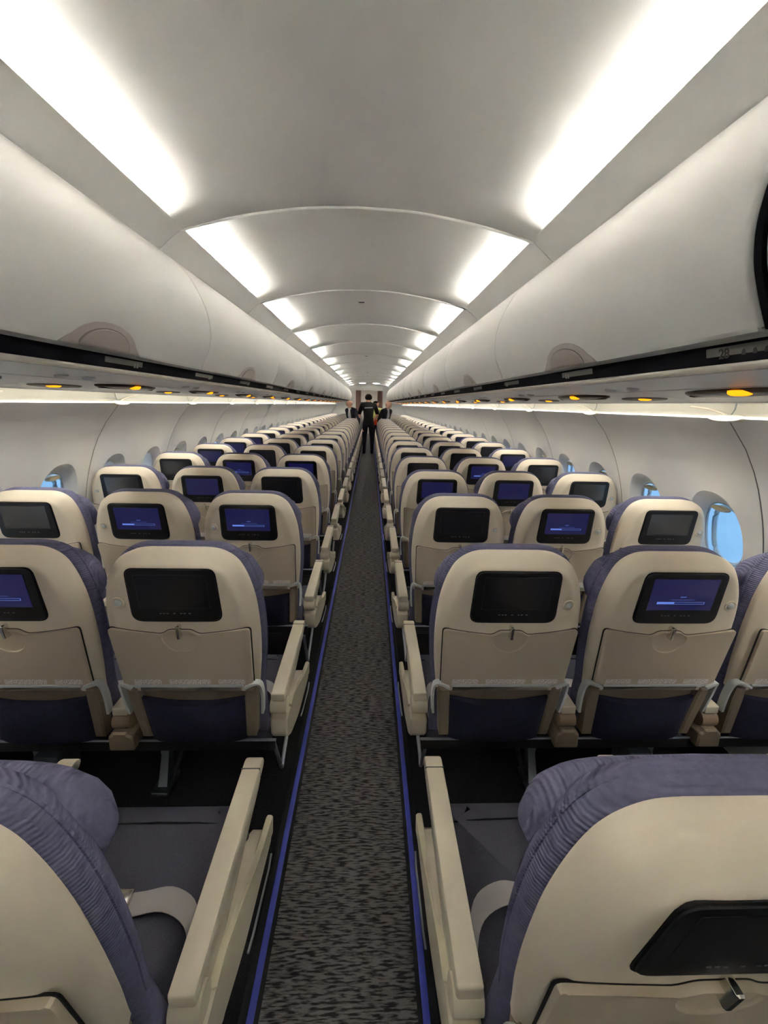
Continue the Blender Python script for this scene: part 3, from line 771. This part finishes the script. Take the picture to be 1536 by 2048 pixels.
    if colm == 0:
        ep = rpoly([(.14, .452), (.14, .385), (.19, .338), (.36, .285), (.645, .262), (.655, .30), (.60, .33), (.40, .44), (.30, .462)], [.008, .02, .03, .05, .012, .02, .05, .05, .02], 3)
        e_ = fixn(mk('end_panel', *prism(ep, [(.006, -.030), (0, -.024), (0, .024), (.006, .030)], lambda u, v, w: (ax+ai*.002+w, u, v)), 'arm_beige', r, 40))
        cv = rpoly([(.20, .468), (.225, .430), (.655, .280), (.668, .335), (.655, .345), (.52, .372), (.36, .440), (.26, .472)], [.01, .02, .01, .01, .006, .05, .05, .02], 3)
        fixn(mk('end_cover', *prism(cv, [(.004, .018), (0, .021), (0, .030), (.004, .036)], lambda u, v, w: (ax+ai*w, u, v)), 'cover_cream', e_, 40))
        G().add(*tube([(ax+ai*.042, .36, .285), (ax+ai*.043, .40, .278), (ax+ai*.043, .56, .262), (ax+ai*.042, .60, .27)], .003, 6)).mk('trim_wire', 'alu', e_)
    else:
        bs = rpoly([(-.042, .395), (.042, .395), (.040, .452), (.026, .458), (.024, .468), (-.024, .468), (-.026, .458), (-.040, .452)], .006, 2)
        fixn(mk('armrest_base', *prism(bs, [(.006, .062), (0, .069), (0, .20)], lambda u, v, w: (ax+u, w, v)), 'taupe', r, 40))
    return r

FULL = None
MID_KEEP = {'back_shell', 'tray_table', 'tray_gap', 'tray_edge', 'tray_latch', 'screen_gap', 'screen_bezel', 'screen', 'screen_rim', 'frame_post', 'lower_panel', 'seat_pocket', 'back_cushion', 'headrest', 'seat_cushion', 'seat_frame', 'armrest', 'armrest_body', 'armrest_pivot', 'end_panel', 'end_cover', 'audio_jack', 'leg', 'hinge_bracket', 'armrest_base'}
FAR_KEEP = {'back_shell', 'tray_table', 'tray_gap', 'screen_bezel', 'screen', 'seat_pocket', 'lower_panel', 'back_cushion', 'seat_cushion', 'armrest', 'armrest_body', 'end_panel', 'end_cover', 'leg', 'seat_frame'}
SCREENS = {  # (side, column, row): state
 (-1, 0, 2): 'off', (-1, 1, 2): 'load', (-1, 2, 2): 'off', (1, 0, 2): 'off', (1, 1, 2): 'load', (1, 2, 2): 'off',
 (-1, 0, 3): 'load', (-1, 1, 3): 'load', (-1, 2, 3): 'off', (1, 0, 3): 'off', (1, 1, 3): 'load', (1, 2, 3): 'off',
 (-1, 0, 4): 'off', (-1, 1, 4): 'navy', (-1, 2, 4): 'off', (1, 0, 4): 'navy', (1, 1, 4): 'navy', (1, 2, 4): 'off',
 (-1, 0, 5): 'load', (-1, 1, 5): 'load', (-1, 2, 5): 'off', (1, 0, 5): 'off', (1, 1, 5): 'load', (1, 2, 5): 'off',
 (-1, 0, 6): 'off', (-1, 1, 6): 'off', (-1, 2, 6): 'navy', (1, 0, 6): 'off', (1, 1, 6): 'off', (1, 2, 6): 'navy'}
SNAME = {'off': 'dark screen', 'load': 'blue loading screen', 'navy': 'plain navy screen'}
CNAME = ['aisle', 'middle', 'window']
ROWP, ROW1, NROW = .787, .362, 24
SX = [.5086, 1.0186, 1.5286]
def set_screen(o, st):
    for b in o.children:
        if b.name.startswith('screen_bezel'):
            for c in b.children:
                if c.name.split('.')[0] == 'screen':
                    c.material_slots[0].link = 'OBJECT'; c.material_slots[0].material = MATS['screen_'+{'off': 'off', 'load': 'loading', 'navy': 'navy'}[st]]
rs = random.Random(3)
for sd in (-1, 1):
    for cm in range(3):
        proto = make_seat(sd, cm)
        for row in range(1, NROW+1):
            if row == 1: o = proto
            else: o = copy_tree(proto, None, None if row <= 5 else (MID_KEEP if row <= 9 else FAR_KEEP))
            o.location = (sd*SX[cm], ROW1+ROWP*(row-1), 0)
            st = SCREENS.get((sd, cm, row)) or rs.choice(['off', 'off', 'off', 'navy'])
            set_screen(o, st)
            tag(o, 'beige-backed %s seat with %s, %s side, %s row from the rear bulkhead' % (CNAME[cm], SNAME[st], SIDE[sd], ORD[row]), 'airline seat', 'passenger seats in rows of three')

# the rearmost row is reclined a little
BACK = {'back_shell', 'tray_table', 'tray_gap', 'tray_latch', 'screen_gap', 'screen_bezel', 'audio_jack', 'frame_post', 'hinge_bracket', 'lower_panel', 'seat_pocket', 'back_cushion', 'piping', 'headrest'}
pv = Matrix.Translation((0, .10, .45)); RM = pv @ Matrix.Rotation(math.radians(5.2), 4, 'X') @ pv.inverted()
for o in [q for q in COL.objects if q.name.startswith('passenger_seat') and abs(q.location.y-ROW1) < .01]:
    for c in o.children:
        if c.name.split('.')[0] in BACK: c.matrix_basis = RM

# ------------------------------------------------------------------ rear and front ends
struct(fixn(G().add(*rbox(-1.85, 1.85, Y_REAR-.06, Y_REAR, 0, 2.6, .001, .001)).mk('wall_rear', 'panel_white')))
fx = []
wf = struct(fixn(G().add(*rbox(-1.85, -.62, Y_FRONT, Y_FRONT+.05, 0, 2.6, .001, .001)).add(*rbox(.62, 1.85, Y_FRONT, Y_FRONT+.05, 0, 2.6, .001, .001)).add(*rbox(-.62, .62, Y_FRONT, Y_FRONT+.05, 2.16, 2.6, .001, .001)).mk('wall_front', 'panel_white')))
for s in (-1, 1):
    V = []; F = []; n = 40
    for z in (.05, 1.1, 2.15):
        for i in range(n+1): t = i/n; V.append((s*(.38+.24*t), Y_FRONT-.04+.02*math.sin(t*math.pi*9), z))
    b = len(V); V += [(x, y+.006, z) for x, y, z in V]
    for j in range(2):
        for i in range(n):
            a = j*(n+1)+i; F.append((a, a+1, a+n+2, a+n+1)); F.append((b+a, b+a+n+1, b+a+n+2, b+a+1))
    tag(mk('doorway_curtain', V, F, 'curtain', None, 60), 'pleated pinkish brown curtain drawn to the %s side of the front doorway' % SIDE[s], 'curtain')
struct(fixn(G().add(*rbox(-1.85, 1.85, 23.6, 23.66, 0, 2.6, .001, .001)).mk('wall_forward_galley', 'panel_white')))
for s_, nm_ in ((-1, 'galley_left'), (1, 'galley_right')): struct(fixn(G().add(*rbox(s_*1.78-.03, s_*1.78+.03, Y_FRONT+.05, 23.66, 0, 2.4, .001, .001)).mk('wall_'+nm_, 'panel_white')))
gu = empty('galley_unit', (0, 23.2, 0)); tag(gu, 'grey galley unit with dark oven doors beyond the doorway', 'galley')
fixn(G().add(*rbox(-.6, .6, 0, .38, 0, 1.75, .02, .01)).mk('cabinet', 'panel_white', gu))
for i in range(3): fixn(G().add(*prism(rrect(-.5+.35*i, -.2+.35*i, 1.2, 1.65, .02), [(0, .02), (0, -.02), (.006, -.026)], lambda u, v, w: (u, w, v))).mk('oven_door', 'galley_dark', gu))
gl = fixn(G().add(*rbox(-.7, .7, 21.4, 21.8, 2.36, 2.40, .03, .01)).mk('galley_ceiling_lamp', 'galley_lamp')); tag(gl, 'bright ceiling lamp over the galley beyond the doorway', 'lamp')

# ------------------------------------------------------------------ people
def person(name, label, pos, H, yaw, cols, lean=0., arms=None, head_tilt=0., hair=None, bald=False):
    root = empty(name, pos); root.rotation_euler.z = yaw; tag(root, label, 'person')
    h = H
    J = {}; E_ = []; Rr = {}
    def j(n, p, r, par=None):
        J[n] = Vector(p); Rr[n] = r if isinstance(r, tuple) else (r, r)
        if par: E_.append((par, n))
    def up(p):   # lean about the hips
        v = Vector(p)-Vector((0, 0, .53*h)); v = Matrix.Rotation(-lean, 3, 'X') @ v; return v+Vector((0, 0, .53*h))
    j('pelvis', (0, 0, .53*h), (.088*h, .066*h))
    j('waist', up((0, 0, .60*h)), (.078*h, .060*h), 'pelvis'); j('chest', up((0, .005*h, .71*h)), (.095*h, .066*h), 'waist'); j('upper', up((0, 0, .785*h)), (.085*h, .055*h), 'chest')
    j('neck', up((0, .004*h, .845*h)), .034*h, 'upper')
    nb = up((0, .008*h, .87*h)); ht = Matrix.Rotation(-lean-head_tilt, 3, 'X')
    def hd(p): return nb+ht @ Vector(p)
    j('jaw', hd((0, .010*h, .018*h)), .046*h, 'neck'); j('face', hd((0, .010*h, .050*h)), (.056*h, .064*h), 'jaw'); j('crown', hd((0, -.002*h, .084*h)), (.055*h, .062*h), 'face')
    j('top', hd((0, -.006*h, .112*h)), (.030*h, .036*h), 'crown')
    j('nose', hd((0, .072*h, .042*h)), .009*h, 'face')
    for s in (-1, 1):
        S_ = 'LR'[s > 0]
        j('ear'+S_, hd((s*.058*h, -.002*h, .045*h)), .010*h, 'face')
        j('sh'+S_, up((s*.108*h, 0, .80*h)), .043*h, 'upper')
        el, wr = arms[S_] if arms else (((s*.14*h, -.02*h, .63*h)), (s*.145*h, .03*h, .49*h))
        j('el'+S_, el, .031*h, 'sh'+S_); j('wr'+S_, wr, .020*h, 'el'+S_)
        d = (Vector(wr)-Vector(el)).normalized(); pm = Vector(wr)+d*.05*h; j('palm'+S_, pm, (.024*h, .014*h), 'wr'+S_)
        sidev = d.cross(Vector((1, 0, 0))).normalized()
        for q, (o_, l_) in enumerate(((-.018, .040), (-.006, .047), (.006, .045), (.018, .036))):
            j('f%d%s' % (q, S_), pm+sidev*o_*h*1.1+d*.025*h, .0055*h, 'palm'+S_); j('g%d%s' % (q, S_), pm+sidev*o_*h*1.2+d*(.025+l_*.6)*h+Vector((-s*.012*h, 0, 0)), .005*h, 'f%d%s' % (q, S_))
        j('th'+S_, pm+sidev*-.030*h+d*.005*h, .006*h, 'palm'+S_); j('ti'+S_, pm+sidev*-.040*h+d*.028*h, .005*h, 'th'+S_)
        j('hip'+S_, (s*.052*h, 0, .49*h), .058*h, 'pelvis'); j('knee'+S_, (s*.06*h, .01*h, .285*h), .040*h, 'hip'+S_); j('calf'+S_, (s*.062*h, -.008*h, .20*h), .036*h, 'knee'+S_)
        j('ank'+S_, (s*.064*h, -.012*h, .045*h), .025*h, 'calf'+S_); j('heel'+S_, (s*.065*h, -.012*h, .022*h), .022*h, 'ank'+S_); j('toe'+S_, (s*.072*h, .095*h, .018*h), .018*h, 'heel'+S_)
    names = list(J); me = bpy.data.meshes.new('b'); me.from_pydata([J[n] for n in names], [(names.index(a), names.index(b)) for a, b in E_], [])
    o = bpy.data.objects.new('b', me); COL.objects.link(o)
    sk = o.modifiers.new('s', 'SKIN'); sk.use_smooth_shade = True
    lay = me.skin_vertices[0] if me.skin_vertices else None
    if lay is None: lay = me.skin_vertices.new()
    for i, n in enumerate(names): lay.data[i].radius = Rr[n]; lay.data[i].use_root = (n == 'pelvis')
    o.modifiers.new('d', 'SUBSURF').levels = 2
    o.modifiers['d'].render_levels = 2
    dg = bpy.context.evaluated_depsgraph_get(); m2 = bpy.data.meshes.new_from_object(o.evaluated_get(dg)); bpy.data.objects.remove(o)
    body = bpy.data.objects.new('body', m2); COL.objects.link(body); body.parent = root
    m2.materials.clear()
    keys = ['skin', cols['top'], cols['legs'], cols.get('shoes', 'cloth_black'), cols.get('hair', 'hair_dark'), cols.get('front', cols['top']), cols.get('band', cols['top'])]
    for kx in keys: m2.materials.append(MATS[kx])
    inv = ht.inverted()
    for p in m2.polygons:
        p.use_smooth = True; c = p.center; q = inv @ (c-nb); near = min(names, key=lambda n: (J[n]-c).length)
        k_ = 1
        if q.z > -.012*h and (c-J['face']).length < .13*h:
            k_ = 0
            if not bald and (q.z > .082*h or (q.y < -.004*h and q.z > .018*h)): k_ = 4
            if bald and q.y < .0 and .015*h < q.z < .05*h: k_ = 4
        elif near[:2] in ('pa', 'f0', 'f1', 'f2', 'f3', 'g0', 'g1', 'g2', 'g3', 'th', 'ti'): k_ = 0
        elif near[:2] == 'wr' or (near[:2] == 'el' and cols.get('short') and abs(c.x) > .12*h and c.z < J[near].z+.01*h): k_ = 0 if cols.get('short') else 1
        elif near[:2] in ('an', 'he', 'to'): k_ = 3 if c.z < .06*h else 2
        elif near[:2] in ('hi', 'kn', 'ca') or c.z < .52*h: k_ = 2
        elif abs(c.x) < .03*h and c.y > .03*h and c.z > .62*h: k_ = 5
        elif near in ('waist', 'pelvis') and 'band' in cols: k_ = 6
        p.material_index = k_
    # simple eyes
    for s in (-1, 1):
        e = fixn(mk('eye', *disc_lathe([(.0055*h, 0), (.005*h, .003*h), (.002*h, .005*h)], lambda u, v, w, s=s: tuple(hd((s*.019*h+u, .052*h+w, .052*h+v))), 8), 'hair_dark', root, 60))
    return root, hd, up
HM = 1.89
pr, hd, up = person('person', 'person in black t-shirt and dark trousers standing in the aisle, seen from behind', (.0, 13.55, 0), HM, .05,
    {'top': 'cloth_black', 'legs': 'cloth_navy', 'hair': 'hair_dark', 'short': True},
    arms={'L': ((-.155*HM, -.01*HM, .645*HM), (-.165*HM, .035*HM, .50*HM)), 'R': ((.155*HM, .01*HM, .645*HM), (.13*HM, .11*HM, .60*HM))})
# white print on the back of the shirt
V = [];
for z in (1.425, 1.458):
    for i in range(9): x = -.125+.25*i/8; V.append((x, -.142+.25*x*x, z+.06*x))
b_ = len(V); V += [(x, y-.004, z) for x, y, z in V]
F = [(i, i+1, i+10, i+9) for i in range(8)]+[(b_+i, b_+i+9, b_+i+10, b_+i+1) for i in range(8)]
mk('shirt_print', V, F, 'cloth_white', pr, 40)
HB = 1.70
person('person', 'bald person in dark navy suit standing between seat rows, port side of the aisle', (-.48, 13.69, 0), HB, math.pi-.75,
    {'top': 'cloth_navy', 'legs': 'cloth_navy', 'hair': 'hair_grey', 'front': 'cloth_white'}, lean=.2, head_tilt=.15, bald=True)
person('person', 'bald person in black jacket and white shirt between seat rows, starboard side', (.50, 13.69, 0), HB, math.pi+.85,
    {'top': 'cloth_green_black', 'legs': 'cloth_black', 'hair': 'hair_grey', 'front': 'cloth_white'}, lean=.2, head_tilt=.15, bald=True)
HV = 1.70
person('person', 'dark haired person in orange and yellow safety vest facing the person in black', (.25, 14.47, 0), HV, math.pi-.15,
    {'top': 'vest_yellow', 'legs': 'cloth_navy', 'hair': 'hair_dark', 'band': 'vest_orange', 'front': 'vest_yellow'}, lean=.08, head_tilt=.2,
    arms={'L': ((-.15*HV, .02*HV, .64*HV), (-.10*HV, .12*HV, .60*HV)), 'R': ((.15*HV, .02*HV, .64*HV), (.10*HV, .13*HV, .60*HV))})
